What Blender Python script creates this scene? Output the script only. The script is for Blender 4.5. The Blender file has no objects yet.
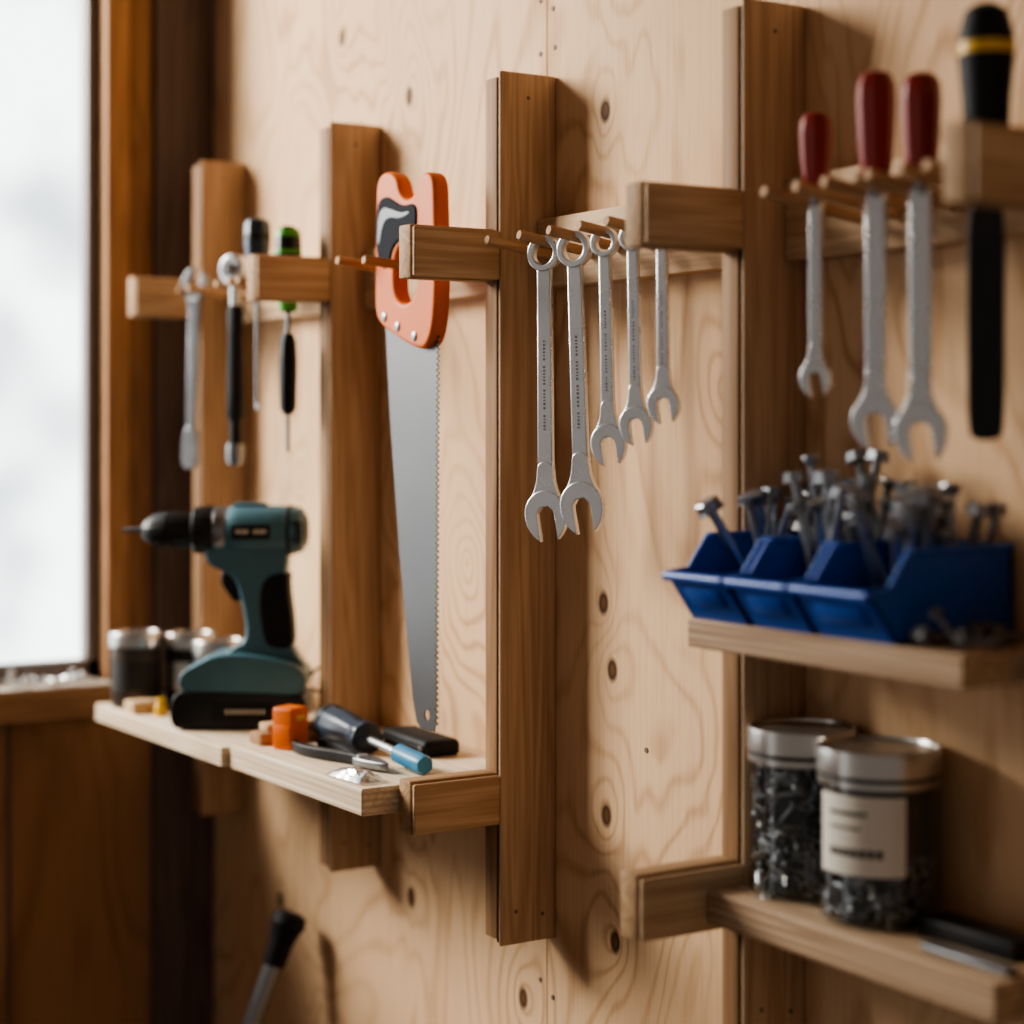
import bpy, bmesh, math, random
from mathutils import Vector, Matrix, Euler
random.seed(7)
S = bpy.context.scene
COL = S.collection

# ------------------------------------------------------------------ materials
def lin(c):
    c = c/255.0
    return c/12.92 if c <= 0.04045 else ((c+0.055)/1.055)**2.4
def rgb(r, g, b): return (lin(r), lin(g), lin(b), 1)

def nm(name):
    m = bpy.data.materials.new(name); m.use_nodes = True
    nt = m.node_tree
    return m, nt, nt.nodes['Principled BSDF']

def N(nt, t, **kw):
    n = nt.nodes.new(t)
    for k, v in kw.items(): setattr(n, k, v)
    return n
def math_(nt, op, a, b=None, clamp=False):
    n = nt.nodes.new('ShaderNodeMath'); n.operation = op; n.use_clamp = clamp
    for i, v in enumerate((a, b)):
        if v is None: continue
        if isinstance(v, (int, float)): n.inputs[i].default_value = v
        else: nt.links.new(v, n.inputs[i])
    return n.outputs[0]
def mix(nt, f, a, b):
    n = nt.nodes.new('ShaderNodeMix'); n.data_type = 'RGBA'
    for sock, v in ((n.inputs[0], f), (n.inputs[6], a), (n.inputs[7], b)):
        if isinstance(v, (int, float, tuple)): sock.default_value = v
        else: nt.links.new(v, sock)
    return n.outputs[2]

def plain(name, col, rough=0.5, metal=0.0, noise=0.12, nscale=60, bump=0.0, spec=0.5, coat=0):
    m, nt, p = nm(name)
    tc = N(nt, 'ShaderNodeTexCoord')
    nz = N(nt, 'ShaderNodeTexNoise'); nz.inputs['Scale'].default_value = nscale; nz.inputs['Detail'].default_value = 4
    nt.links.new(tc.outputs['Object'], nz.inputs['Vector'])
    dark = tuple(c*(1-noise*2) for c in col[:3])+(1,)
    lite = tuple(min(1, c*(1+noise)) for c in col[:3])+(1,)
    nt.links.new(mix(nt, nz.outputs['Fac'], dark, lite), p.inputs['Base Color'])
    r = math_(nt, 'MULTIPLY_ADD', nz.outputs['Fac'], 0.12)
    r.node.inputs[2].default_value = max(0.02, rough-0.06)
    nt.links.new(r, p.inputs['Roughness'])
    p.inputs['Metallic'].default_value = metal
    p.inputs['Specular IOR Level'].default_value = spec
    if coat: p.inputs['Coat Weight'].default_value = coat
    if bump:
        b = N(nt, 'ShaderNodeBump'); b.inputs['Strength'].default_value = bump; b.inputs['Distance'].default_value = 0.001
        nt.links.new(nz.outputs['Fac'], b.inputs['Height']); nt.links.new(b.outputs[0], p.inputs['Normal'])
    return m

KNOTS = [(-1.704,1.842),(-1.566,1.763),(-1.2455,1.704),(-1.248,1.3096),(-1.2359,1.2573),(-1.244,1.1403),
         (-1.2318,1.0416),(-1.5625,1.0083),(-1.367,.9627),(-1.848,.9455),(-.93,1.78),(-1.46,1.33),(-1.80,1.40),(-.86,1.05),(-1.09,1.48)]
def plywood(name, base, dark, knots, freq=46, ks=1.0):
    m, nt, p = nm(name)
    tc = N(nt, 'ShaderNodeTexCoord'); V = tc.outputs['Object']
    mp = N(nt, 'ShaderNodeMapping'); mp.inputs['Scale'].default_value = (5.0, 5.0, 1.9)
    nt.links.new(V, mp.inputs['Vector'])
    n1 = N(nt, 'ShaderNodeTexNoise'); n1.inputs['Scale'].default_value = 1.0; n1.inputs['Detail'].default_value = 3.0
    n1.inputs['Roughness'].default_value = 0.45; n1.inputs['Distortion'].default_value = 0.6
    nt.links.new(mp.outputs[0], n1.inputs['Vector'])
    h = n1.outputs['Fac']; kd = None
    for i, (kx, kz) in enumerate(knots):
        s = N(nt, 'ShaderNodeVectorMath', operation='SUBTRACT'); s.inputs[1].default_value = (kx, 0, kz)
        nt.links.new(V, s.inputs[0])
        mu = N(nt, 'ShaderNodeVectorMath', operation='MULTIPLY'); mu.inputs[1].default_value = (1, 0, 0.72)
        nt.links.new(s.outputs[0], mu.inputs[0])
        ln = N(nt, 'ShaderNodeVectorMath', operation='LENGTH'); nt.links.new(mu.outputs[0], ln.inputs[0])
        d = ln.outputs['Value']
        g = math_(nt, 'MULTIPLY', math_(nt, 'POWER', 2.718, math_(nt, 'MULTIPLY', d, -30.0)), 0.26 if i % 2 else -0.26)
        h = math_(nt, 'ADD', h, g)
        if i < 11:
            kd = d if kd is None else math_(nt, 'MINIMUM', kd, d)
    sn = math_(nt, 'SINE', math_(nt, 'MULTIPLY', h, freq*2.4))
    ln_ = math_(nt, 'POWER', math_(nt, 'MULTIPLY_ADD', sn, 0.5), 3.5)
    ln_.node.inputs[0].links[0].from_node.inputs[2].default_value = 0.5
    n2 = N(nt, 'ShaderNodeTexNoise'); n2.inputs['Scale'].default_value = 5; nt.links.new(V, n2.inputs['Vector'])
    # fine fibres
    mp3 = N(nt, 'ShaderNodeMapping'); mp3.inputs['Scale'].default_value = (260, 260, 9)
    nt.links.new(V, mp3.inputs['Vector'])
    n3 = N(nt, 'ShaderNodeTexNoise'); n3.inputs['Scale'].default_value = 1; n3.inputs['Detail'].default_value = 3
    nt.links.new(mp3.outputs[0], n3.inputs['Vector'])
    f = math_(nt, 'MULTIPLY', ln_, math_(nt, 'MULTIPLY', math_(nt,'SUBTRACT',n2.outputs['Fac'],.12), 1.1))
    f = math_(nt, 'ADD', f, math_(nt, 'MULTIPLY', math_(nt, 'SUBTRACT', n3.outputs['Fac'], 0.45), 0.7), True)
    c = mix(nt, f, base, dark)
    # broad blotches
    n4 = N(nt, 'ShaderNodeTexNoise'); n4.inputs['Scale'].default_value = 3.2; nt.links.new(V, n4.inputs['Vector'])
    bl = math_(nt, 'MULTIPLY', math_(nt, 'SUBTRACT', n4.outputs['Fac'], 0.42), 1.0, True)
    c = mix(nt, bl, c, dark)
    if kd is not None:
        mr = N(nt, 'ShaderNodeMapRange'); mr.inputs['From Min'].default_value = 0.0048*ks; mr.inputs['From Max'].default_value = 0.0085*ks
        mr.inputs['To Min'].default_value = 0.95; mr.inputs['To Max'].default_value = 0.0
        nt.links.new(kd, mr.inputs['Value'])
        c = mix(nt, mr.outputs[0], c, rgb(62, 38, 25))
        mr2 = N(nt, 'ShaderNodeMapRange'); mr2.inputs['From Min'].default_value = 0.002; mr2.inputs['From Max'].default_value = 0.0045
        mr2.inputs['To Min'].default_value = 0.5; mr2.inputs['To Max'].default_value = 0.0
        nt.links.new(kd, mr2.inputs['Value'])
        c = mix(nt, mr2.outputs[0], c, rgb(130, 88, 58))
    nt.links.new(c, p.inputs['Base Color'])
    p.inputs['Roughness'].default_value = 0.7
    p.inputs['Specular IOR Level'].default_value = 0.15
    b = N(nt, 'ShaderNodeBump'); b.inputs['Strength'].default_value = 0.15; b.inputs['Distance'].default_value = 0.0006
    nt.links.new(n3.outputs['Fac'], b.inputs['Height']); nt.links.new(b.outputs[0], p.inputs['Normal'])
    return m

def lumber(name, base, dark, axis='z', plies=False):
    m, nt, p = nm(name)
    tc = N(nt, 'ShaderNodeTexCoord')
    oi = N(nt, 'ShaderNodeObjectInfo')
    ad = N(nt, 'ShaderNodeVectorMath', operation='ADD'); nt.links.new(tc.outputs['Object'], ad.inputs[0])
    cb = N(nt, 'ShaderNodeCombineXYZ'); r10 = math_(nt, 'MULTIPLY', oi.outputs['Random'], 3.0)
    for i in range(3): nt.links.new(r10, cb.inputs[i])
    nt.links.new(cb.outputs[0], ad.inputs[1]); V = ad.outputs[0]
    def sc(a, c): return {'x': (c, a, a), 'y': (a, c, a), 'z': (a, a, c)}[axis]
    m1 = N(nt, 'ShaderNodeMapping'); m1.inputs['Scale'].default_value = sc(28, 1.6); nt.links.new(V, m1.inputs['Vector'])
    n1 = N(nt, 'ShaderNodeTexNoise'); n1.inputs['Scale'].default_value = 1; n1.inputs['Detail'].default_value = 2; n1.inputs['Distortion'].default_value = .3
    nt.links.new(m1.outputs[0], n1.inputs['Vector'])
    sn = math_(nt, 'MULTIPLY_ADD', math_(nt, 'SINE', math_(nt, 'MULTIPLY', n1.outputs['Fac'], 60.0)), 0.5); sn.node.inputs[2].default_value = 0.5
    m2 = N(nt, 'ShaderNodeMapping'); m2.inputs['Scale'].default_value = sc(420, 12); nt.links.new(V, m2.inputs['Vector'])
    n2 = N(nt, 'ShaderNodeTexNoise'); n2.inputs['Scale'].default_value = 1; n2.inputs['Detail'].default_value = 3
    nt.links.new(m2.outputs[0], n2.inputs['Vector'])
    f = math_(nt, 'ADD', math_(nt, 'MULTIPLY', sn, 0.42), math_(nt, 'MULTIPLY', math_(nt, 'SUBTRACT', n2.outputs['Fac'], 0.4), 1.1), True)
    c = mix(nt, f, base, dark)
    if plies:
        g = N(nt, 'ShaderNodeNewGeometry'); sx = N(nt, 'ShaderNodeSeparateXYZ'); nt.links.new(g.outputs['Normal'], sx.inputs[0])
        side = math_(nt, 'LESS_THAN', math_(nt, 'ABSOLUTE', sx.outputs[2]), 0.5)
        sp = N(nt, 'ShaderNodeSeparateXYZ'); nt.links.new(tc.outputs['Object'], sp.inputs[0])
        st = math_(nt, 'GREATER_THAN', math_(nt, 'SINE', math_(nt, 'MULTIPLY', sp.outputs[2], 6.283/0.0052)), 0.1)
        c2 = mix(nt, math_(nt, 'MULTIPLY', st, 0.55), c, dark)
        c = mix(nt, side, c, c2)
    nt.links.new(c, p.inputs['Base Color'])
    p.inputs['Roughness'].default_value = 0.65
    p.inputs['Specular IOR Level'].default_value = 0.2
    b = N(nt, 'ShaderNodeBump'); b.inputs['Strength'].default_value = 0.25; b.inputs['Distance'].default_value = 0.0005
    nt.links.new(n2.outputs['Fac'], b.inputs['Height']); nt.links.new(b.outputs[0], p.inputs['Normal'])
    return m

M_WALL = plywood('plywood_wall', rgb(222,187,150), rgb(170,125,87), KNOTS)
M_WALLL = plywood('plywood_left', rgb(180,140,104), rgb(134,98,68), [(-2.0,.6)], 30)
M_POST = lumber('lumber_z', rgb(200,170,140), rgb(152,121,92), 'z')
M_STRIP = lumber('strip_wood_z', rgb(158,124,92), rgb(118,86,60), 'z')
M_STRIPA = lumber('strip_wood_y', rgb(176,144,110), rgb(132,100,72), 'y')
M_ARM = lumber('lumber_y', rgb(200,170,138), rgb(150,118,88), 'y')
M_RAIL = lumber('lumber_x', rgb(206,176,142), rgb(160,128,97), 'x')
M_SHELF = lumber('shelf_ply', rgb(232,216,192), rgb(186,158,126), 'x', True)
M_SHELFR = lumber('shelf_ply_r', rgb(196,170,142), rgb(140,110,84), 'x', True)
M_PEG = lumber('peg_wood', rgb(190,156,122), rgb(142,108,78), 'y')
M_CASE = lumber('casing_wood', rgb(190,146,108), rgb(144,106,76), 'z')
M_SILL = lumber('sill_wood', rgb(166,130,98), rgb(120,90,66), 'y')
M_CASE2 = lumber('casing_wood_dark', rgb(160,122,90), rgb(114,84,60), 'z')
M_SILLT = plain('sill_top_paint', rgb(190,176,160), .6, 0, .2, 30)
M_DARK = lumber('dark_trim', rgb(122,106,98), rgb(84,71,64), 'z')
M_GAP = plain('painted_gap_shade', rgb(40,26,19), .9, spec=.1)
M_FRAME = plain('window_frame_paint', rgb(124,114,108), .5)
M_STEEL = plain('chrome_steel', rgb(218,220,224), .28, .82, .03, 40)
M_STEELD = plain('dark_steel', rgb(140,142,146), .36, .85, .1, 80)
M_MARK = plain('stamped_mark', rgb(96,96,100), .5, .5, .1, 80)
M_BLADE = plain('saw_blade_steel', rgb(92,92,94), .44, 0.7, .1, 12)
M_BLACK = plain('black_plastic', rgb(30,30,32), .45, 0, .1, spec=.35)
M_RUB = plain('black_rubber', rgb(27,28,31), .62, 0, .1, 200, .2, spec=.25)
M_GRIP = plain('dark_grip_rubber', rgb(34,37,44), .8, 0, .1, 200, .2, spec=.1)
M_ORANGE = plain('orange_plastic', rgb(212,104,26), .5, 0, .06, spec=.25)
M_TEAL = plain('teal_plastic', rgb(74,114,128), .42, 0, .07)
M_RED = plain('red_plastic', rgb(134,36,28), .36, 0, .08)
M_BLUE = plain('blue_bin_plastic', rgb(32,86,176), .4, 0, .06)
M_BLUEH = plain('blue_handle', rgb(54,128,168), .4)
M_NAVY = plain('navy_handle', rgb(48,60,76), .38)
M_GREEN = plain('green_plastic', rgb(76,160,50), .4)
M_YEL = plain('yellow_plastic', rgb(220,174,50), .45)
M_WHITE = plain('white_paper', rgb(222,214,202), .7, 0, .03)
M_GREYLID = plain('lid_metal', rgb(196,192,188), .30, .95, .05)
M_TXT = plain('ink', rgb(50,48,46), .7)
M_DARKFILL = plain('screws_fill', rgb(66,66,68), .45, .7, .4, 400, .6)
M_TIN = plain('tin_dark', rgb(70,60,54), .45)
M_BRASS = plain('zinc_screw', rgb(158,156,150), .35, .85, .1, 200)
M_BOLT = plain('bolt_steel', rgb(158,160,166), .33, .8, .12, 200)
M_FLOOR = plain('concrete', rgb(96,88,80), .8, 0, .2, 5, .2)
M_CEIL = lumber('ceiling_wood', rgb(160,124,88), rgb(120,88,58), 'x')

def glassmat(name, tint, fac=0.08, rough=0.03):
    m = bpy.data.materials.new(name); m.use_nodes = True; nt = m.node_tree
    nt.nodes.clear()
    o = N(nt, 'ShaderNodeOutputMaterial'); t = N(nt, 'ShaderNodeBsdfTransparent'); t.inputs[0].default_value = tint
    g = N(nt, 'ShaderNodeBsdfGlossy'); g.inputs['Roughness'].default_value = rough
    f = N(nt, 'ShaderNodeLayerWeight'); f.inputs[0].default_value = 0.25
    a = math_(nt, 'MULTIPLY_ADD', f.outputs['Facing'], 0.35); a.node.inputs[2].default_value = fac
    mx = N(nt, 'ShaderNodeMixShader'); nt.links.new(a, mx.inputs[0]); nt.links.new(t.outputs[0], mx.inputs[1]); nt.links.new(g.outputs[0], mx.inputs[2])
    nt.links.new(mx.outputs[0], o.inputs[0])
    return m
M_GLASS = glassmat('jar_glass', (.90,.92,.92,1), .05)
M_PANE = glassmat('window_glass', (.97,.98,.98,1), .01)
M_BAG = glassmat('clear_plastic', (.8,.82,.84,1), .35, .25)

# ------------------------------------------------------------------ mesh helpers
def obj(name, me, mat=None):
    o = bpy.data.objects.new(name, me); COL.objects.link(o)
    if mat: me.materials.append(mat)
    return o
def box(lo, hi, mat, bev=0.0, seg=2):
    bm = bmesh.new(); bmesh.ops.create_cube(bm, size=1)
    for v in bm.verts:
        v.co = Vector([(lo[i]+hi[i])/2 + v.co[i]*(hi[i]-lo[i]) for i in range(3)])
    if bev: bmesh.ops.bevel(bm, geom=bm.edges[:], offset=bev, segments=seg, affect='EDGES', profile=.5)
    me = bpy.data.meshes.new('p'); bm.to_mesh(me); bm.free()
    return obj('p', me, mat)
def lathe(prof, mat, p0=(0,0,0), axis=(0,0,1), seg=32, cap=True, flute=0, fdepth=0.0):
    """prof = [(t,r)...] along axis from p0"""
    bm = bmesh.new(); ax = Vector(axis).normalized()
    q = Vector((0,0,1)).rotation_difference(ax); rings = []
    for t, r in prof:
        ring = []
        for i in range(seg):
            a = 2*math.pi*i/seg
            rr = r*(1+fdepth*math.cos(flute*a)) if flute else r
            ring.append(bm.verts.new(Vector(p0)+q@Vector((rr*math.cos(a), rr*math.sin(a), t))))
        rings.append(ring)
    for a, b in zip(rings, rings[1:]):
        for i in range(seg):
            bm.faces.new((a[i], a[(i+1) % seg], b[(i+1) % seg], b[i]))
    if cap:
        bm.faces.new(list(reversed(rings[0]))); bm.faces.new(rings[-1])
    bmesh.ops.recalc_face_normals(bm, faces=bm.faces[:])
    me = bpy.data.meshes.new('p'); bm.to_mesh(me); bm.free()
    return obj('p', me, mat)
def cyl(a, b, r, mat, r2=None, seg=20):
    a = Vector(a); b = Vector(b); d = b-a
    return lathe([(0, r), (d.length, r if r2 is None else r2)], mat, a, d, seg)
def prism(outlines, th, mat, bev=0.0, bres=2, matrix=None):
    """2D outlines (first outer, rest holes) in XZ-plane, thickness along Y"""
    cu = bpy.data.curves.new('c', 'CURVE'); cu.dimensions = '2D'; cu.fill_mode = 'BOTH'
    cu.extrude = max(1e-5, th/2-bev); cu.bevel_depth = bev; cu.bevel_resolution = bres; cu.offset = 0
    for k, pts in enumerate(outlines):
        if bev:   # pull the outline in so that the bevelled outer edge lands on the drawing
            n = len(pts); area = sum(pts[i][0]*pts[(i+1)%n][1]-pts[(i+1)%n][0]*pts[i][1] for i in range(n))
            sgn = 1 if area > 0 else -1
            if k > 0: sgn = -sgn      # holes grow
            new = []
            for i in range(n):
                a, b, c = Vector(pts[i-1]), Vector(pts[i]), Vector(pts[(i+1)%n])
                e1 = (b-a); e2 = (c-b)
                if e1.length < 1e-7 or e2.length < 1e-7: new.append(tuple(b)); continue
                e1.normalize(); e2.normalize()
                n1 = Vector((-e1.y, e1.x)); n2 = Vector((-e2.y, e2.x)); nn = n1+n2
                if nn.length < 1e-4: new.append(tuple(b)); continue
                nn.normalize(); s = bev/max(.5, nn.dot(n1))
                new.append(tuple(b+nn*s*sgn))
            pts = new
        sp = cu.splines.new('POLY'); sp.points.add(len(pts)-1); sp.use_cyclic_u = True
        for i, q in enumerate(pts): sp.points[i].co = (q[0], q[1], 0, 1)
    o = bpy.data.objects.new('c', cu); COL.objects.link(o)
    bpy.context.view_layer.update()
    dg = bpy.context.evaluated_depsgraph_get()
    me = bpy.data.meshes.new_from_object(o.evaluated_get(dg))
    bpy.data.objects.remove(o)
    me.transform(Matrix.Rotation(math.pi/2, 4, 'X'))
    if matrix: me.transform(matrix)
    me.materials.clear()
    for p_ in me.polygons: p_.material_index = 0
    return obj('p', me, mat)
def smooth_pts(pts, n=3):
    """Chaikin"""
    for _ in range(n):
        o = []
        for i in range(len(pts)):
            a = pts[i]; b = pts[(i+1) % len(pts)]
            o.append((a[0]*.75+b[0]*.25, a[1]*.75+b[1]*.25)); o.append((a[0]*.25+b[0]*.75, a[1]*.25+b[1]*.75))
        pts = o
    return pts
def tube(pts, r, mat, cyc=False):
    cu = bpy.data.curves.new('c', 'CURVE'); cu.dimensions = '3D'; cu.bevel_depth = r; cu.bevel_resolution = 3; cu.use_fill_caps = True
    sp = cu.splines.new('NURBS'); sp.points.add(len(pts)-1); sp.use_cyclic_u = cyc; sp.use_endpoint_u = True; sp.order_u = 3
    for i, q in enumerate(pts): sp.points[i].co = (*q, 1)
    o = bpy.data.objects.new('c', cu); COL.objects.link(o); bpy.context.view_layer.update()
    me = bpy.data.meshes.new_from_object(o.evaluated_get(bpy.context.evaluated_depsgraph_get()))
    bpy.data.objects.remove(o); me.materials.clear()
    return obj('p', me, mat)
def xf(parts, M):
    for p in parts: p.data.transform(M)
    return parts
def make(name, parts, origin=None, ang=32):
    bm = bmesh.new(); mats = []
    for p in parts:
        me = p.data; base = []
        for m in me.materials:
            if m not in mats: mats.append(m)
            base.append(mats.index(m))
        n0 = len(bm.faces); bm.from_mesh(me); bm.faces.ensure_lookup_table()
        for f in bm.faces[n0:]:
            f.material_index = base[min(f.material_index, len(base)-1)] if base else 0
        bpy.data.objects.remove(p)
    me = bpy.data.meshes.new(name); 
    xs = [v.co for v in bm.verts]
    if origin is None:
        lo = Vector([min(c[i] for c in xs) for i in range(3)]); hi = Vector([max(c[i] for c in xs) for i in range(3)])
        origin = (lo+hi)/2
    origin = Vector(origin)
    for v in bm.verts: v.co -= origin
    for f in bm.faces: f.smooth = True
    bm.to_mesh(me); bm.free()
    for m in mats: me.materials.append(m)
    me.set_sharp_from_angle(angle=math.radians(ang))
    o = bpy.data.objects.new(name, me); COL.objects.link(o); o.location = origin
    return o
def poly_slab(pts, z0, z1, mat, bev=0.001):
    bm = bmesh.new()
    b = [bm.verts.new((x, y, z0)) for x, y in pts]; t = [bm.verts.new((x, y, z1)) for x, y in pts]
    n = len(pts)
    bm.faces.new(b); bm.faces.new(t)
    for i in range(n): bm.faces.new((b[i], b[(i+1) % n], t[(i+1) % n], t[i]))
    bmesh.ops.recalc_face_normals(bm, faces=bm.faces[:])
    if bev: bmesh.ops.bevel(bm, geom=bm.edges[:], offset=bev, segments=1, affect='EDGES')
    me = bpy.data.meshes.new('p'); bm.to_mesh(me); bm.free()
    return obj('p', me, mat)

# ------------------------------------------------------------------ room
seam = -1.330
make('wall_back', [box((-2.10,0,0),(seam-.0008,.018,2.6),M_WALL), box((seam+.0008,0,0),(.9,.018,2.6),M_WALL),
                   box((-2.10,.018,0),(.9,.06,2.6),M_GAP)], origin=(0,0,0))
XW = -2.041; XO = -2.086
WY0, WY1, WZ0, WZ1 = -1.0, -.126, 1.135, 2.35
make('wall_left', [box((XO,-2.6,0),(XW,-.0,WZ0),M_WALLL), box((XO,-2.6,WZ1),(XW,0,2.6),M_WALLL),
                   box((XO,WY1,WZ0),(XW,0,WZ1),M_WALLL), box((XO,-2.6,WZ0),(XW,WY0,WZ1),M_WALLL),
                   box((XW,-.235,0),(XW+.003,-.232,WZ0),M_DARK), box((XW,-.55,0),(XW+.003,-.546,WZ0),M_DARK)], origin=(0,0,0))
make('floor', [box((XO,-2.6,-.05),(.9,.06,0),M_FLOOR)], origin=(0,0,0))
make('ceiling', [box((XO,-2.6,2.6),(.9,.06,2.65),M_CEIL)], origin=(0,0,0))
make('trim_1', [box((XW,-.070,0),(XW+.018,0,2.6),M_DARK,.002)])
make('trim_2', [box((XW,-.126,WZ0),(XW+.012,-.0985,WZ1+.05),M_CASE,.002), box((XW,-.0975,WZ0),(XW+.009,-.0705,WZ1+.05),M_CASE2,.002),
                box((XW,WY0-.06,WZ0),(XW+.012,WY0,WZ1+.05),M_CASE,.002),
                box((XW,WY0,WZ1),(XW+.012,WY1,WZ1+.05),M_CASE,.002)])
XG = -2.066
make('window_1', [box((XG-.012,WY1-.014,1.170),(XG+.012,WY1,WZ1),M_FRAME,.001), box((XG-.012,WY0,1.17),(XG+.012,WY0+.02,WZ1),M_FRAME,.001),
                  box((XG-.012,WY0,1.170),(XG+.012,WY1,1.190),M_FRAME,.001), box((XG-.012,WY0,WZ1-.03),(XG+.012,WY1,WZ1),M_FRAME,.001),
                  box((XG-.012,-.76,1.17),(XG+.012,-.735,WZ1),M_FRAME,.001),
                  box((XG-.002,WY0,1.18),(XG+.002,WY1,WZ1-.01),M_PANE)])
make('trim_3', [box((XO,WY0+.001,WZ0),(-1.992,WY1-.001,1.168),M_SILL,.002), box((XW-.012,WY0+.003,1.168),(-1.995,WY1-.003,1.170),M_SILLT)])

# ------------------------------------------------------------------ posts, arms, rails
PX = [-1.933,-1.622,-1.316,-1.004,-.7125]
PW = .026
def grooved(lo, hi, mat):
    """laminated timber: two boards with a shadow gap"""
    x0, x1 = lo[0], hi[0]; g = x1-.0058
    arm = hi[2]-lo[2] < .2
    hw = .0014 if arm else .0020
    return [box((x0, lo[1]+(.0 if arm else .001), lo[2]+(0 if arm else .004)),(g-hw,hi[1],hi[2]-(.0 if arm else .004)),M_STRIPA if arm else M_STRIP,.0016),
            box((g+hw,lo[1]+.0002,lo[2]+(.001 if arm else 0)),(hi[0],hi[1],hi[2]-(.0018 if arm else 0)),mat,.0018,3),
            box((g-.003,lo[1]+.0022,lo[2]+.002),(g+.003,hi[1]-.002,hi[2]-.006),M_GAP)]  # almost flush filler strip; groove darkness is put into its colour
def dots(x, ys):
    return [cyl((x-.001,y,z),(x+.0004,y,z),.0016,M_DARK,seg=10) for y,z in ys]
TIPS = [-.129,-.130,-.1355,-.136,-.136]
for i, x in enumerate(PX):
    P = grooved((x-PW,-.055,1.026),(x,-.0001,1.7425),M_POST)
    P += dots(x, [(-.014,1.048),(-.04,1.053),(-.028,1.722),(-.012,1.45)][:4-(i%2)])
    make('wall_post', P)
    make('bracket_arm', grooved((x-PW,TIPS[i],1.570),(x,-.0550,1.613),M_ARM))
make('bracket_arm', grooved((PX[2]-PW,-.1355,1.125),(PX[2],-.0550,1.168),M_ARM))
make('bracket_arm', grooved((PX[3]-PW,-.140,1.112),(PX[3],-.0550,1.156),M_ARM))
for a, b in ((-1.932,-1.6485),(-1.6215,-1.3425),(-1.3155,-1.0305),(-1.0035,-.739)):
    make('peg_rail', [box((a+.0005,-.020,1.565),(b-.0005,-.0001,1.622),M_RAIL,.001)])

# shelves
SZ = 1.162; S1 = 1.159
make('shelf', [poly_slab([(-1.932,-.0003),(-1.650,-.0003),(-1.650,-.0575),(-1.6035,-.0575),(-1.6035,-.175),(-1.932,-.175)],S1-.018,S1,M_SHELF)])
make('shelf', [poly_slab([(-1.6205,-.0003),(-1.3435,-.0003),(-1.3435,-.168),(-1.6005,-.168),(-1.6005,-.0565),(-1.6205,-.0565)],SZ-.022,SZ,M_SHELF)])
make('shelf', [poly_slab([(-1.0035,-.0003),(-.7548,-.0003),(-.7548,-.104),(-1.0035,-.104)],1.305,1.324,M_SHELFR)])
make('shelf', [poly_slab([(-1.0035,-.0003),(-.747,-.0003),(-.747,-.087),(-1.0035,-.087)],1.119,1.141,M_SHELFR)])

# pegs
def peg(x, z=1.590, tip=-.084, rise=.010):
    make('wooden_peg', [lathe([(0,.0034),(.002,.0041),((-.0200-tip)-.002,.0041),((-.0200-tip),.0034)],M_PEG,(x,tip,z+rise),(0,-.0200-tip,-rise),16)])
WR = [(-1.2426,.240,.037,.5),(-1.2008,.232,.037,2.0),(-1.1606,.178,.0290,1.3),(-1.1251,.162,.0265,1.2),(-1.0896,.146,.0250,.6)]
for x,_,_,_ in WR: peg(x)
peg(-1.290)
peg(-1.441,1.586,-.115,.008); peg(-1.50,1.588,-.11)
for x in (-.925,-.895,-.869,-.842,-.831,-.804,-.783,-.749): peg(x,1.586,-.104,.013)
for x in (-1.905,-1.880,-1.806,-1.774,-1.752,-1.722,-1.68,-1.654): peg(x,1.590,-.093,.008)

# ------------------------------------------------------------------ wrenches
def open_head(R, th, mat, ang=0.2, g=.42, cz=0.0):
    a0 = math.asin(g); pts = []
    n = 26
    for i in range(n+1):
        a = -math.pi/2 + a0 + (2*math.pi-2*a0)*i/n
        y = math.sin(a)*R; y = y*1.25 if y < 0 else y*1.0
        pts.append((math.cos(a)*R, y))
    pts += [(-g*R,-.25*R),(-g*.95*R,.05*R),(-g*.45*R,.28*R),(g*.45*R,.28*R),(g*.95*R,.05*R),(g*R,-.25*R)]
    c, s = math.cos(ang), math.sin(ang)
    pts = [(x*c-y*s, x*s+y*c+cz) for x, y in pts]
    return prism([pts], th, mat, min(.0008, th*.3))
def shank(w0, w1, z0, z1, th, mat):
    return prism([[(-w0/2,z0),(w0/2,z0),(w1/2,z1),(-w1/2,z1)]], th, mat, .0014)
def ring(Ro, Ri, th, mat):
    n = 36
    o = [(Ro*math.cos(2*math.pi*i/n), Ro*math.sin(2*math.pi*i/n)) for i in range(n)]
    h = [(Ri*math.cos(2*math.pi*i/n), Ri*math.sin(2*math.pi*i/n)) for i in range(n)]
    return prism([o, list(reversed(h))], th, mat, .0008)
def neck(W, R, zc, th):
    return prism([smooth_pts([(-W*.18,zc+R*2.2),(W*.18,zc+R*2.2),(W*.20,zc+R*1.45),(W*.27,zc+R*.95),(R*.85,zc+R*.45),(-R*.85,zc+R*.45),(-W*.27,zc+R*.95),(-W*.20,zc+R*1.45)],2)],th,M_STEEL,.0005)
random.seed(21)
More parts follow.
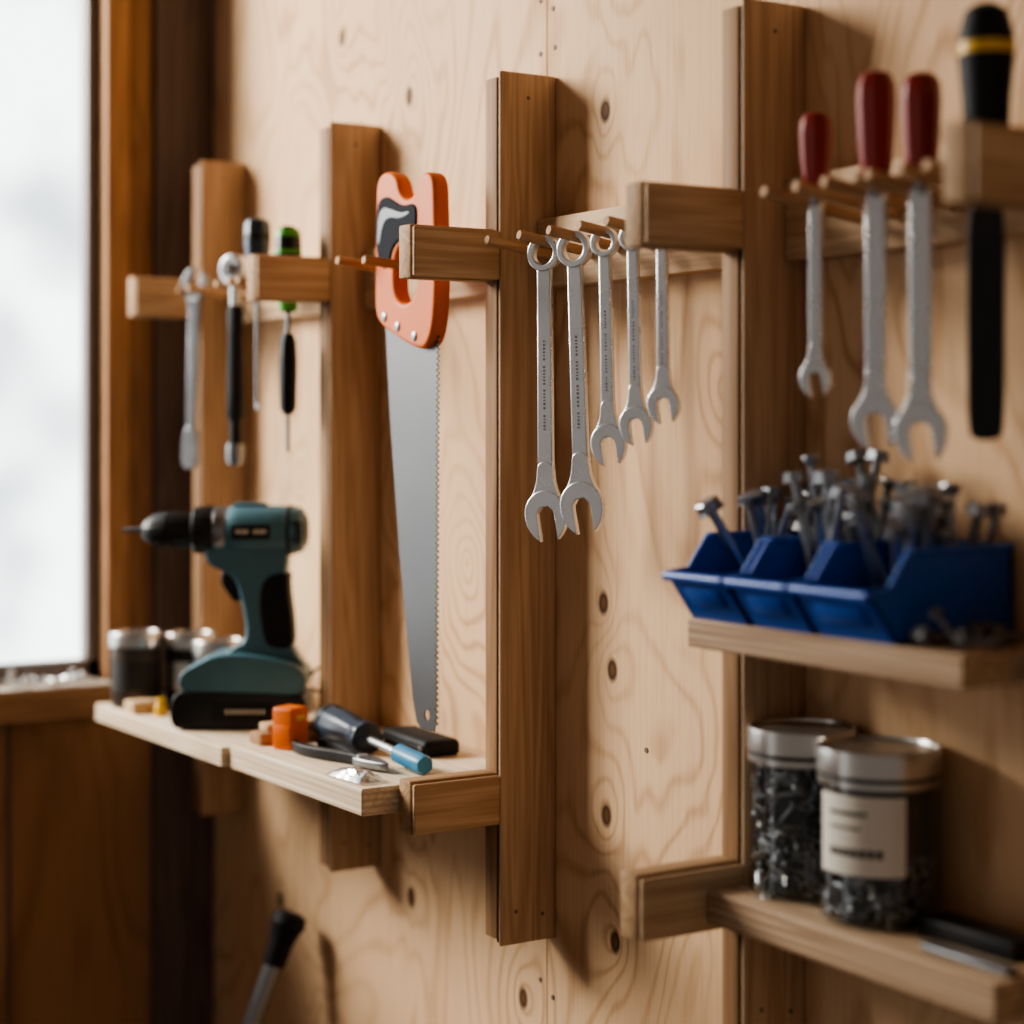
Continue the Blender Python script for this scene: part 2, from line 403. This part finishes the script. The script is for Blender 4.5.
for k, (x, L, W, tilt) in enumerate(WR):
    R = W/2; Ro = W*.38; Ri = Ro*.64
    zc = -(L-Ro-R*1.2)
    parts = [ring(Ro,Ri,.0075,M_STEEL), open_head(R,.0058,M_STEEL,.16,cz=zc),
             shank(W*.34,W*.38,-Ro*.85,zc+R*.75,.0046,M_STEEL), neck(W,R,zc,.0052)]
    zz = -L*.28
    for j in range(26):
        hl = L*random.uniform(.0025,.0050); zz -= hl+.0010
        if j % 7 != 6: parts.append(box((-W*.022,-.00242,zz-hl*.8),(W*.022,-.0022,zz+hl*.8),M_MARK))
        zz -= hl
    zr = 1.5950-Ri*.93
    M = Matrix.Translation((x,-.060,zr)) @ Matrix.Rotation(math.radians(27),4,'Z') @ Matrix.Rotation(math.radians(-tilt),4,'Y')
    make('combination_wrench', xf(parts, M))

def red_tool(x, ztop, zsh, zbot, r, W, name='red_handled_wrench'):
    y = -.074; Lh = ztop-zsh
    parts = [lathe([(0,r*.55),(.004,r*.8),(Lh*.15,r*.85),(Lh*.35,r*.95),(Lh*.7,r*1.05),(Lh*.88,r*1.0),(Lh*.97,r*.75),(Lh,r*.4)],M_RED,(x,y,zsh),(0,0,1),36,True,8,.05),
             cyl((x,y,zsh-.012),(x,y,zsh),r*.42,M_STEELD)]
    R = W/2; zc = zbot+R*1.2
    loc = [open_head(R,.006,M_STEEL,.14,cz=zc-zsh), shank(W*.40,W*.44,zc-zsh+R*.6,-.009,.005,M_STEEL),
           neck(W,R,zc-zsh,.0055)]
    xf(loc, Matrix.Translation((x,y,zsh)) @ Matrix.Rotation(math.radians(30),4,'Z'))
    make(name, parts+loc)
red_tool(-.910,1.649,1.602,1.4695,.0096,.0205)
red_tool(-.8555,1.6665,1.602,1.4367,.0110,.0300)
red_tool(-.8175,1.6595,1.600,1.4294,.0110,.0320)

# black chisel behind last arm
x, y = -.766, -.074
make('flat_chisel', [lathe([(0,.010),(.006,.0125),(.03,.0135),(.052,.0155),(.066,.0155),(.080,.012),(.084,.006)],M_RUB,(x,y,1.606),(0,0,1),32),
      lathe([(0,.0160),(.007,.0160)],M_YEL,(x,y,1.661),(0,0,1),32),
      cyl((x,y,1.575),(x,y,1.606),.007,M_BLACK)]
      + xf([prism([smooth_pts([(-.007,0),(.007,0),(.0105,-.02),(.0105,-.07),(.0105,-.137),(.006,-.142),(-.006,-.142),(-.0105,-.137),(-.0105,-.07),(-.0105,-.02)],2)],.004,M_BLACK,.001)],
           Matrix.Translation((x,y,1.585))@Matrix.Rotation(math.radians(30),4,'Z')))

# ------------------------------------------------------------------ hand saw
def T(pts, k=1.0): return [((412+(u-412)*k-410)*1.757e-3, (262-v)*.86e-3) for u, v in pts]
KH = .84
h_out = T([(377,200),(377,182),(383,171),(394,171),(403,180),(406,195),(413,203),(421,202),(425,192),(429,182),(438,179),(446,188),(447,215),(448,260),(448,300),(445,335),(437,353),(424,352),(400,338),(380,324),(375,308),(376,270),(375,230)],KH)
h_in = T([(399,272),(401,256),(409,246),(422,246),(427,258),(427,284),(423,302),(410,308),(400,298)],KH)
parts = [prism([smooth_pts(h_out,2), list(reversed(smooth_pts(h_in,2)))], .016, M_ORANGE, .004, 4)]
parts.append(prism([smooth_pts(T([(379,210),(383,197),(393,196),(402,203),(411,209),(423,208),(428,214),(427,236),(418,240),(404,244),(397,254),(396,268),(384,270),(378,244)],KH),2)], .0190, M_GRIP, .002))
# raised rib along the grip and thumb guard
parts.append(prism([smooth_pts(T([(382,216),(388,206),(398,210),(410,216),(420,215),(420,219),(408,222),(396,218),(388,224),(384,246),(381,244)],KH),2)], .0200, M_NAVY, .0008))
for u, v in ((388,318),(404,329),(424,340)):
    cx, cz = T([(u,v)],KH)[0]
    parts.append(lathe([(-.0095,.0030),(-.0088,.0042),(.0088,.0042),(.0095,.0030)],M_STEELD,(cx,0,cz),(0,1,0),18))
bl = [(385,318),(390,420),(400,560),(413,700),(417,722),(421,727),(434,727)]
teeth = []
v = 722.0
while v > 345:
    teeth.append((434.4+ (722-v)*.004, v)); teeth.append((437.2+(722-v)*.004, v-2.9)); v -= 5.8
outl = T(bl+teeth+[(438,340),(420,318)])
cx, cz = T([(427,713)])[0]
hole = [(cx+.0045*math.cos(a*math.pi/8), cz+.0045*math.sin(a*math.pi/8)) for a in range(16)]
parts.append(prism([outl, list(reversed(hole))], .0013, M_BLADE))
xf(parts, Matrix.Translation((-1.427,-.077,1.5948)))
make('hand_saw', parts)

# ------------------------------------------------------------------ left group tools
x, y = -1.8935, -.078
loc = [open_head(.016,.009,M_STEELD,-.3,cz=0), shank(.011,.014,-.165,-.012,.006,M_STEELD),
       prism([smooth_pts([(-.007,-.150),(.007,-.150),(.0105,-.175),(.009,-.196),(-.009,-.196),(-.0105,-.175)],2)],.0065,M_STEELD,.0012),
       cyl((-.007,0,-.017),(.007,0,-.017),.006,M_STEELD,seg=14)]
xf(loc[:1], Matrix.Rotation(math.pi,4,'Y'))
make('adjustable_wrench', xf(loc, Matrix.Translation((x,y,1.602))@Matrix.Rotation(math.radians(30),4,'Z')@Matrix.Rotation(math.radians(2),4,'Y')))
x, y = -1.790, -.078
make('ratchet_wrench', [lathe([(-.009,.012),(-.007,.015),(.007,.015),(.009,.012)],M_STEEL,(x,y,1.612),(.5,-.85,0),28),
      cyl((x+.004,y-.007,1.612),(x+.009,y-.016,1.612),.006,M_STEELD,seg=4),
      cyl((x,y,1.598),(x,y,1.545),.006,M_STEEL,.0048), lathe([(0,.006),(.005,.0085),(.03,.0075),(.09,.0088),(.112,.0088),(.118,.006)],M_RUB,(x,y,1.575),(.0,0,-1),24,True,6,.04),
      cyl((x,y,1.458),(x,y,1.434),.0062,M_RUB),
      lathe([(0,.0088),(.006,.0092),(.018,.0085),(.022,.006)],M_STEELD,(x,y,1.434),(0,0,-1),24)])
def screwdriver_v(x, y, z0, Lh, r, Ls, mh, ms, name='screwdriver'):
    P = [lathe([(0,r*.6),(.004,r*.75),(.012,r*.72),(.022,r*.95),(Lh*.6,r*1.05),(Lh*.9,r),(Lh*.97,r*.8),(Lh,r*.45)],mh,(x,y,z0),(0,0,1),32,True,6,.06),
         lathe([(Lh*.60,r*1.07),(Lh*.66,r*1.09),(Lh*.72,r*1.07)],ms,(x,y,z0),(0,0,1),32),
         cyl((x,y,z0-Ls),(x,y,z0),.0022,M_STEELD,seg=12), box((x-.003,y-.0008,z0-Ls-.006),(x+.003,y+.0008,z0-Ls),M_STEELD)]
    make(name, P)
screwdriver_v(-1.737,-.078,1.603,.056,.0125,.128,M_NAVY,M_BLACK)
x, y = -1.6665, -.078
make('screwdriver', [lathe([(0,.006),(.004,.0085),(.012,.009),(.022,.0115),(.052,.0125),(.074,.012),(.080,.009),(.083,.005)],M_BLACK,(x,y,1.562),(0,0,1),32,True,6,.06),
      lathe([(.001,.0088),(.012,.0094),(.016,.0108)],M_GREEN,(x,y,1.562),(0,0,1),32), lathe([(.072,.0127),(.077,.0119),(.081,.0088)],M_GREEN,(x,y,1.562),(0,0,1),32),
      lathe([(.056,.0132),(.058,.0134),(.060,.0132)],M_GREEN,(x,y,1.562),(0,0,1),32),
      cyl((x,y,1.538),(x,y,1.562),.0026,M_STEELD), lathe([(0,.004),(.006,.0075),(.05,.0085),(.070,.0075),(.078,.005)],M_RUB,(x,y,1.463),(0,0,1),20,True,6,.06),
      cyl((x,y,1.427),(x,y,1.463),.002,M_STEELD)])

# ------------------------------------------------------------------ cordless drill
def drill():
    P = []
    zc = .203
    X = (1,0,0)
    P.append(lathe([(-.058,.016),(-.055,.0225),(-.047,.0255),(-.02,.0262),(.005,.0262),(.016,.0245),(.020,.022)],M_TEAL,(0,0,zc),X,40))
    P.append(lathe([(-.0600,.011),(-.0585,.0165),(-.056,.0175)],M_BLACK,(0,0,zc),X,32))
    P.append(lathe([(-.0440,.0262),(-.0425,.0266),(-.041,.0262)],M_BLACK,(0,0,zc),X,40))
    P.append(lathe([(.019,.0235),(.022,.0245),(.030,.0245),(.032,.023)],M_STEELD,(0,0,zc),X,40))
    P.append(lathe([(.031,.0238),(.034,.0252),(.050,.024),(.053,.019)],M_BLACK,(0,0,zc),X,40,True,20,.02))
    P.append(lathe([(.052,.017),(.055,.0188),(.074,.0188),(.0745,.0175),(.077,.0175),(.0775,.0185),(.090,.0165),(.100,.010),(.102,.007)],M_BLACK,(0,0,zc),X,36,True,18,.025))
    P.append(cyl((.10,0,zc),(.122,0,zc),.0032,M_STEELD,.0022,8))
    for s in (-1,1):
        for j in range(4):
            P.append(box((-.056+j*.004,s*.0235-.0012,zc-.012),(-.0542+j*.004,s*.0235+.0012,zc+.010),M_BLACK))
        P.append(box((-.026,s*.0258-.0006,zc-.008),(.012,s*.0258+.0009,zc+.007),M_BLACK,.0004))
        for j in range(7):
            if j != 3: P.append(box((-.022+j*.0043,s*.0268-.0004,zc-.0022),(-.0186+j*.0043,s*.0268+.0002,zc+.0018),M_WHITE))
    P.append(box((-.02,-.008,zc+.024),(.012,.008,zc+.0285),M_TEAL,.002))
    h = smooth_pts([(.036,.190),(.040,.176),(.034,.166),(.018,.160),(.008,.150),(.003,.128),(-.001,.105),(.000,.090),(.012,.076),(.034,.068),(.046,.058),(-.058,.050),(-.058,.064),(-.050,.074),(-.044,.090),(-.042,.115),(-.040,.140),(-.040,.160),(-.042,.180),(-.034,.195)],2)
    P.append(prism([h],.034,M_TEAL,.004,3))
    g = smooth_pts([(-.018,.156),(-.013,.130),(-.016,.100),(-.021,.082),(-.047,.080),(-.047,.100),(-.045,.120),(-.042,.145),(-.043,.162)],2)
    P.append(prism([g],.038,M_RUB,.004,3))
    P.append(prism([smooth_pts([(.022,.164),(.026,.150),(.018,.138),(.012,.128),(.000,.132),(.002,.160)],2)],.016,M_BLACK,.002))
    f = smooth_pts([(.050,.064),(.060,.058),(.062,.044),(.05,.034),(-.050,.034),(-.060,.040),(-.062,.056),(-.046,.070),(.020,.080)],2)
    P.append(prism([f],.068,M_TEAL,.002,2))
    bt = smooth_pts([(.056,.040),(.066,.036),(.069,.025),(.069,.008),(.062,0),(-.052,0),(-.060,.006),(-.062,.030),(-.056,.036)],1)
    P.append(prism([bt],.072,M_BLACK,.002,2))
    for s in (-1,1):
        P.append(box((-.03,s*.036-.0005,.010),(.03,s*.036+.0005,.028),M_RUB,.0003))
        for j in range(8): P.append(box((-.022+j*.005,s*.0367-.0002,.017),(-.0195+j*.005,s*.0367+.0002,.021),M_WHITE))
    P.append(box((.064,-.02,.018),(.071,.02,.028),M_TEAL,.002))
    P.append(tube([(-.058,-.01,.045),(-.068,-.02,.06),(-.082,-.02,.058),(-.084,-.018,.035),(-.074,-.014,.030),(-.062,-.01,.036)],.0016,M_BLACK))
    return xf(P, Matrix.Scale(.94,4,(0,0,1)))
fw = Vector((-.535,-.845,0)); yv = Vector((0,0,1)).cross(fw)
MD = Matrix((( fw.x,yv.x,0,-1.713),(fw.y,yv.y,0,-.100),(0,0,1,S1+.0002),(0,0,0,1)))
make('cordless_drill', xf(drill(), MD))

# ------------------------------------------------------------------ small tins on left shelf
for x,y,h,r,mb in ((-1.895,-.144,.078,.0255,M_TIN),(-1.880,-.090,.075,.026,M_BLACK),(-1.826,-.080,.072,.026,M_STEELD)):
    make('storage_tin', [lathe([(0,r*.96),(.002,r),(h-.014,r),(h-.013,r*.97)],mb,(x,y,S1),(0,0,1),40),
        lathe([(h-.016,r*.98),(h-.015,r*1.06),(h-.002,r*1.06),(h,r*1.02),(h,r*.9),(h-.0015,r*.88)],M_GREYLID,(x,y,S1),(0,0,1),40),
        lathe([(h*.22,r*1.005),(h*.62,r*1.005)],M_GREYLID if mb is M_BLACK else M_TXT,(x,y,S1),(0,0,1),40,False)])
make('wood_offcut', [box((-1.862,-.170,S1),(-1.835,-.135,S1+.012),M_RAIL,.0015)])
make('yellow_cap', [lathe([(0,.006),(.010,.006),(.012,.0045),(.018,.004)],M_YEL,(-1.812,-.150,S1),(0,0,1),20)])

# shelf 2 items
make('wood_offcut', [box((-1.598,-.150,SZ),(-1.574,-.075,SZ+.011),M_SILL,.0015), box((-1.5985,-.140,SZ+.0112),(-1.580,-.08,SZ+.018),M_ARM,.0012)])
make('orange_clamp', xf([box((-.012,-.012,0),(.012,.012,.038),M_ORANGE,.003,3), box((-.010,-.0135,.006),(.010,-.011,.022),M_ORANGE,.001), box((-.013,-.006,.026),(.013,.006,.031),M_YEL,.001)],
     Matrix.Translation((-1.549,-.132,SZ))@Matrix.Rotation(math.radians(25),4,'Z')))
a = Vector((-1.584,-.080,SZ+.0178)); d = Vector((.222,-.018,-.0088)).normalized()
make('screwdriver', [lathe([(0,.008),(.003,.0125),(.010,.015),(.030,.0162),(.055,.0158),(.075,.0125),(.088,.0118),(.094,.0150),(.100,.0145),(.103,.008)],M_NAVY,a,d,40,True,8,.03),
    lathe([(.010,.0155),(.016,.0165),(.020,.0164)],M_BLACK,a,d,40),
    cyl(a+d*.10,a+d*.18,.0036,M_STEEL), lathe([(.166,.006),(.169,.0085),(.216,.0085),(.220,.007)],M_BLUEH,a,d,24,True,6,.04)])
MM = Matrix.Translation((-1.482,-.036,SZ))@Matrix.Rotation(math.radians(-4),4,'Z')
make('pencil_case', xf([box((-.046,-.018,0),(.046,.018,.015),M_RUB,.005,3), box((-.036,-.0185,.007),(.036,-.0172,.009),M_STEELD), box((.036,-.020,.006),(.042,-.018,.010),M_STEELD,.0005)],MM))
pl = [prism([smooth_pts([(-.095,.017),(-.06,.021),(-.01,.006),(.008,.004),(.008,-.004),(-.012,-.001),(-.06,.011),(-.095,.008)],2)],.009,M_BLACK,.001),
      prism([smooth_pts([(-.095,-.017),(-.06,-.021),(-.01,-.006),(.008,-.004),(.008,.004),(-.012,.001),(-.06,-.011),(-.095,-.008)],2)],.009,M_RUB,.001),
      prism([smooth_pts([(.000,.009),(.018,.010),(.048,.003),(.048,-.003),(.018,-.010),(.000,-.009)],2)],.007,M_STEELD,.0015),
      lathe([(-.005,.005),(.005,.005)],M_STEEL,(.006,0,0),(0,1,0),16)]
xf(pl, Matrix.Rotation(math.pi/2,4,'X'))
make('pliers', xf(pl, Matrix.Translation((-1.440,-.120,SZ+.0055))@Matrix.Rotation(math.radians(2),4,'Z')))
bm = bmesh.new(); bmesh.ops.create_grid(bm, x_segments=14, y_segments=10, size=.5)
random.seed(3)
for v_ in bm.verts:
    e = (1-(2*v_.co.x)**4)*(1-(2*v_.co.y)**4)
    v_.co = Vector((v_.co.x*.058, v_.co.y*.026, .0015+e*(.003+random.random()*.005)))
me = bpy.data.meshes.new('b'); bm.to_mesh(me); bm.free()
b1 = obj('p', me, M_BAG)
make('clear_plastic_bag', xf([b1, box((-.012,-.008,.0006),(.012,.006,.004),M_WHITE,.0008)], Matrix.Translation((-1.385,-.151,SZ))@Matrix.Rotation(.05,4,'Z')))

# ------------------------------------------------------------------ blue bins
def bin_(x0, x1):
    zb = 1.3242; t = .0022
    side = [(-.006,zb+.054),(-.090,zb+.054),(-.106,zb+.032),(-.124,zb+.030),(-.102,zb),(-.008,zb)]
    P = []
    bm = bmesh.new()
    def quadstrip(x, th):
        a = [bm.verts.new((x,y,z)) for y,z in side]; b = [bm.verts.new((x+th,y,z)) for y,z in side]
        bm.faces.new(a); bm.faces.new(b)
        for i in range(len(side)): bm.faces.new((a[i],a[(i+1)%len(side)],b[(i+1)%len(side)],b[i]))
    quadstrip(x0,t); quadstrip(x1-t,t)
    bmesh.ops.recalc_face_normals(bm, faces=bm.faces[:])
    me = bpy.data.meshes.new('p'); bm.to_mesh(me); bm.free(); P.append(obj('p',me,M_BLUE))
    P.append(box((x0,-.102,zb),(x1,-.008,zb+t),M_BLUE))
    P.append(box((x0,-.009,zb),(x1,-.006,zb+.054),M_BLUE))
    def slab(pts, th):
        bm = bmesh.new()
        q = [(x0,*pts[0]),(x1,*pts[0]),(x1,*pts[1]),(x0,*pts[1])]
        a = [bm.verts.new(c) for c in q]; b = [bm.verts.new(Vector(c)+Vector((0,th,0))) for c in q]
        bm.faces.new(a); bm.faces.new(b)
        for i in range(4): bm.faces.new((a[i],a[(i+1)%4],b[(i+1)%4],b[i]))
        bmesh.ops.recalc_face_normals(bm, faces=bm.faces[:])
        me = bpy.data.meshes.new('p'); bm.to_mesh(me); bm.free(); return obj('p',me,M_BLUE)
    P.append(slab([(-.102,zb),(-.124,zb+.030)],t))
    P.append(cyl((x0-.0005,-.1245,zb+.029),(x1+.0005,-.1245,zb+.029),.0032,M_BLUE,seg=12))
    P.append(xf([box((x0+.012,-.0012,-.006),(x1-.012,.0012,.007),M_BLUE,.0008)], Matrix.Translation((0,-.1145,zb+.0155))@Matrix.Rotation(math.radians(36),4,'X')@Matrix.Identity(4))[0])
    for xx in (x0+.001,x1-.001):
        for q0, q1 in zip(side[:3], side[1:4]):
            P.append(cyl((xx,*q0),(xx,*q1),.0026,M_BLUE,seg=10))
    P.append(cyl((x0,-.0085,zb+.054),(x1,-.0085,zb+.054),.0024,M_BLUE,seg=10))
    make('storage_bin', P)
BX = [(-.9995,-.9415),(-.9360,-.8800),(-.8745,-.809)]
for a_, b_ in BX: bin_(a_, b_)
random.seed(11)
def screw(p, d, L, r, mat, hexh=False):
    p = Vector(p); d = Vector(d).normalized()
    if hexh:
        return [lathe([(0,r),(L,r)],mat,p,d,8), lathe([(L,r*2.5),(L+r*1.8,r*2.5),(L+r*2.1,r*2.0)],mat,p,d,6), lathe([(L-.0008,r*3.0),(L,r*3.0)],mat,p,d,12)]
    return [lathe([(0,r*.2),(r*2,r),(L,r)],mat,p,d,7), lathe([(L-r*2.2,r),(L,r*2.3),(L+r*.5,r*2.2)],mat,p,d,10)]
P = []
for bi, (a_, b_) in enumerate(BX):
    P.append(box((a_+.0035,-.098,1.3270),(b_-.0035,-.010,1.337),M_DARKFILL))
    for j in range(60):
        px = random.uniform(a_+.014,b_-.014); py = random.uniform(-.090,-.02)
        dx, dy_ = random.uniform(-1,1), random.uniform(-1,1)
        P += screw((px-dx*.005,py-dy_*.005,1.338+random.uniform(0,.005)),(dx,dy_,random.uniform(-.1,.5)),.012,.0012,random.choice([M_BRASS,M_BOLT]))
    n = (11,20,26)[bi]
    for j in range(n):
        px = random.uniform(a_+.012,b_-.010); py = random.uniform(-.070,-.018)
        L = random.uniform(.050,.082) if bi else random.uniform(.045,.075)
        if bi == 1 and j < 3: L = .094
        P += screw((px,py,1.338),(random.uniform(-.38,.38),random.uniform(-.40,.12),1),L,random.uniform(.0023,.0033),random.choice([M_BOLT,M_STEELD,M_BOLT,M_BRASS]),j%3!=0)
P += screw((-.980,-.062,1.340),(-.16,-.60,1),.066,.0034,M_BOLT,True)
P += screw((-.97,-.062,1.342),(-.1,-.2,1),.060,.0028,M_STEELD,True)
make('bolt_pile', P)
P = []
for j in range(14):
    P += screw((random.uniform(-.798,-.772),random.uniform(-.085,-.03),1.3265+random.uniform(0,.006)),(random.uniform(-1,1),random.uniform(-1,1),.08),.016,.0017,M_STEELD,True)
make('loose_bolts', P)

# ------------------------------------------------------------------ jars
def jar(x, y, r, h, label, zb=1.141):
    P = [lathe([(0,r*.90),(.003,r*.98),(.008,r),(h-.027,r),(h-.022,r*.97),(h-.018,r*.96)],M_GLASS,(x,y,zb+.0001),(0,0,1),56,False),
         lathe([(0,.001),(0.0005,r*.90)],M_GLASS,(x,y,zb+.0001),(0,0,1),56,False)]
    P.append(lathe([(h-.024,r*.98),(h-.023,r*1.015),(h-.019,r*1.015),(h-.0185,r*.99),(h-.0165,r*.99),(h-.016,r*1.025),(h-.004,r*1.025),(h-.001,r*1.01),(h-.0005,r*.96),(h-.003,r*.94),(h-.003,.001)],M_GREYLID,(x,y,zb),(0,0,1),56,False))
    P.append(lathe([(h-.0186,r*.995),(h-.0164,r*.995)],M_TXT,(x,y,zb),(0,0,1),56,False))
    fill = h-.026 if not label else h*.42
    P.append(lathe([(.003,r*.70),(fill-.006,r*.70),(fill-.002,r*.4)],M_DARKFILL,(x,y,zb),(0,0,1),30))
    if label: P.append(lathe([(fill-.002,r*.86),(h-.024,r*.86)],M_BLACK,(x,y,zb),(0,0,1),30))
    P2 = []
    for j in range(360 if not label else 320):
        a = random.uniform(0,2*math.pi); z = random.uniform(.006,fill-.002); rr = r*random.uniform(.72,.88)
        c = Vector((x+rr*math.cos(a),y+rr*math.sin(a),zb+z)); 
        tg = Vector((-math.sin(a),math.cos(a),0)); ph = random.uniform(-1.5,1.5)
        d = tg*math.cos(ph)+Vector((0,0,1))*math.sin(ph)
        L = random.uniform(.012,.022) if not label else .008
        p0 = c-d*L/2
        if p0.z < zb+.003 or (c+d*L/2).z > zb+h-.024: continue
        P2 += screw(p0,d,L,.0012 if not label else .0009,random.choice([M_BRASS,M_BOLT,M_DARKFILL,M_BOLT,M_STEELD]))
    if label:
        a0, a1 = math.radians(-108), math.radians(-18)
        def patch(aa,ab,z0,z1,rr,m):
            bm = bmesh.new(); n = 16; lo=[];hi=[]
            for i in range(n+1):
                t = aa+(ab-aa)*i/n
                lo.append(bm.verts.new((x+rr*math.cos(t),y+rr*math.sin(t),z0))); hi.append(bm.verts.new((x+rr*math.cos(t),y+rr*math.sin(t),z1)))
            for i in range(n): bm.faces.new((lo[i],lo[i+1],hi[i+1],hi[i]))
            me = bpy.data.meshes.new('p'); bm.to_mesh(me); bm.free(); return obj('p',me,m)
        P.append(patch(a0,a1,zb+.034,zb+.083,r*1.004,M_WHITE))
        for zz, ea, hh in ((.072,.45,.0026),(.063,.38,.0018),(.048,.62,.0050)):
            n = 7
            for i in range(n):
                s0 = a0+.25+ (a1-a0)*ea*i/n; s1 = s0+(a1-a0)*ea/n*.75
                P.append(patch(s0,s1,zb+zz-hh/2,zb+zz+hh/2,r*1.008,M_TXT))
    make('screw_jar', P+P2)
jar(-.9635,-.0385,.0355,.112,False)
jar(-.8880,-.0410,.0382,.110,True)
make('sharpening_stone', xf([box((-.040,-.012,0),(.036,.012,.012),M_BLACK,.002),box((-.0405,-.0122,.006),(.0365,.0122,.0066),M_RUB)],Matrix.Translation((-.806,-.036,1.141))))
make('metal_file', xf([prism([[(-.028,-.006),(.036,-.006),(.036,.006),(-.028,.006),(-.034,.002),(-.034,-.002)]],.004,M_STEELD,.0008)],Matrix.Translation((-.79,-.066,1.1431))@Matrix.Rotation(math.pi/2,4,'X')))

# ------------------------------------------------------------------ pole, sill debris, wall screws
top = Vector((-1.760,-.030,.952)); bot = Vector((-1.760,-.425,.012)); d = (bot-top).normalized(); L = (bot-top).length
make('metal_pole', [cyl(top+d*.05,bot,.0100,M_STEELD), lathe([(-.004,.010),(-.001,.0165),(.010,.0180),(.016,.0150),(.030,.0125),(.050,.0120),(.052,.0105)],M_RUB,top,d,28),
                    lathe([(L-.03,.0115),(L,.015)],M_RUB,top,d,20)])
random.seed(5); P = []
for j in range(26):
    px = random.uniform(-2.04,-2.005); py = random.uniform(-.33,-.14)
    P += screw((px,py,1.1735+random.uniform(0,.003)),(random.uniform(-1,1),random.uniform(-1,1),.1),.014,.0016,random.choice([M_STEEL,M_GREYLID]),j%3==0)
make('screws_on_sill', P)
make('wall_screws', [cyl((x,-.0006,z),(x,.001,z),.0022,M_DARK,seg=10) for x,z in ((-1.340,1.765),(-1.321,1.80),(-1.318,1.767),(-1.340,.985),(-1.321,.975),(-1.200,1.50),(-1.19,1.20),(-1.34,1.81))])

# ------------------------------------------------------------------ light
w = bpy.data.worlds.new('World'); S.world = w; w.use_nodes = True; nt = w.node_tree
bg = nt.nodes['Background']; tc = N(nt,'ShaderNodeTexCoord'); sx = N(nt,'ShaderNodeSeparateXYZ'); nt.links.new(tc.outputs['Generated'],sx.inputs[0])
mr = N(nt,'ShaderNodeMapRange'); mr.inputs['From Min'].default_value=.2; mr.inputs['From Max'].default_value=.6
nt.links.new(math_(nt,'MULTIPLY',sx.outputs[0],-1.0),mr.inputs['Value'])
nz = N(nt,'ShaderNodeTexNoise'); nz.inputs['Scale'].default_value=22; nz.inputs['Detail'].default_value=1; nt.links.new(tc.outputs['Generated'],nz.inputs['Vector'])
nf = N(nt,'ShaderNodeMapRange'); nf.inputs['From Min'].default_value=.30; nf.inputs['From Max'].default_value=.62; nt.links.new(nz.outputs['Fac'],nf.inputs['Value'])
outc = mix(nt,nf.outputs[0],(1.7,1.85,1.95,1),(4.0,4.1,4.1,1))
nt.links.new(mix(nt,mr.outputs[0],(.235,.208,.184,1),outc),bg.inputs['Color']); bg.inputs['Strength'].default_value=1.0

ld = bpy.data.lights.new('sky_light','AREA'); ld.shape='RECTANGLE'; ld.size=1.2; ld.size_y=1.0; ld.energy=220; ld.color=(1,.925,.83)
lo = bpy.data.objects.new('sky_light',ld); COL.objects.link(lo); lo.location=(-3.3,-1.7,2.5)
lo.rotation_euler = (Vector((-1.25,0,1.35))-lo.location).to_track_quat('-Z','Y').to_euler()

# ------------------------------------------------------------------ camera
cd = bpy.data.cameras.new('Camera'); cam = bpy.data.objects.new('Camera',cd); COL.objects.link(cam)
cam.location=(0,-.877,1.45); cam.rotation_euler=(math.radians(90),0,math.radians(57.66))
cd.sensor_width=36; cd.lens=66.8; cd.shift_y=-.082; cd.clip_start=.05
cd.dof.use_dof=True; cd.dof.focus_distance=1.48; cd.dof.aperture_fstop=2.7
S.camera=cam
S.view_settings.view_transform='AgX'
S.view_settings.look='AgX - Medium High Contrast'
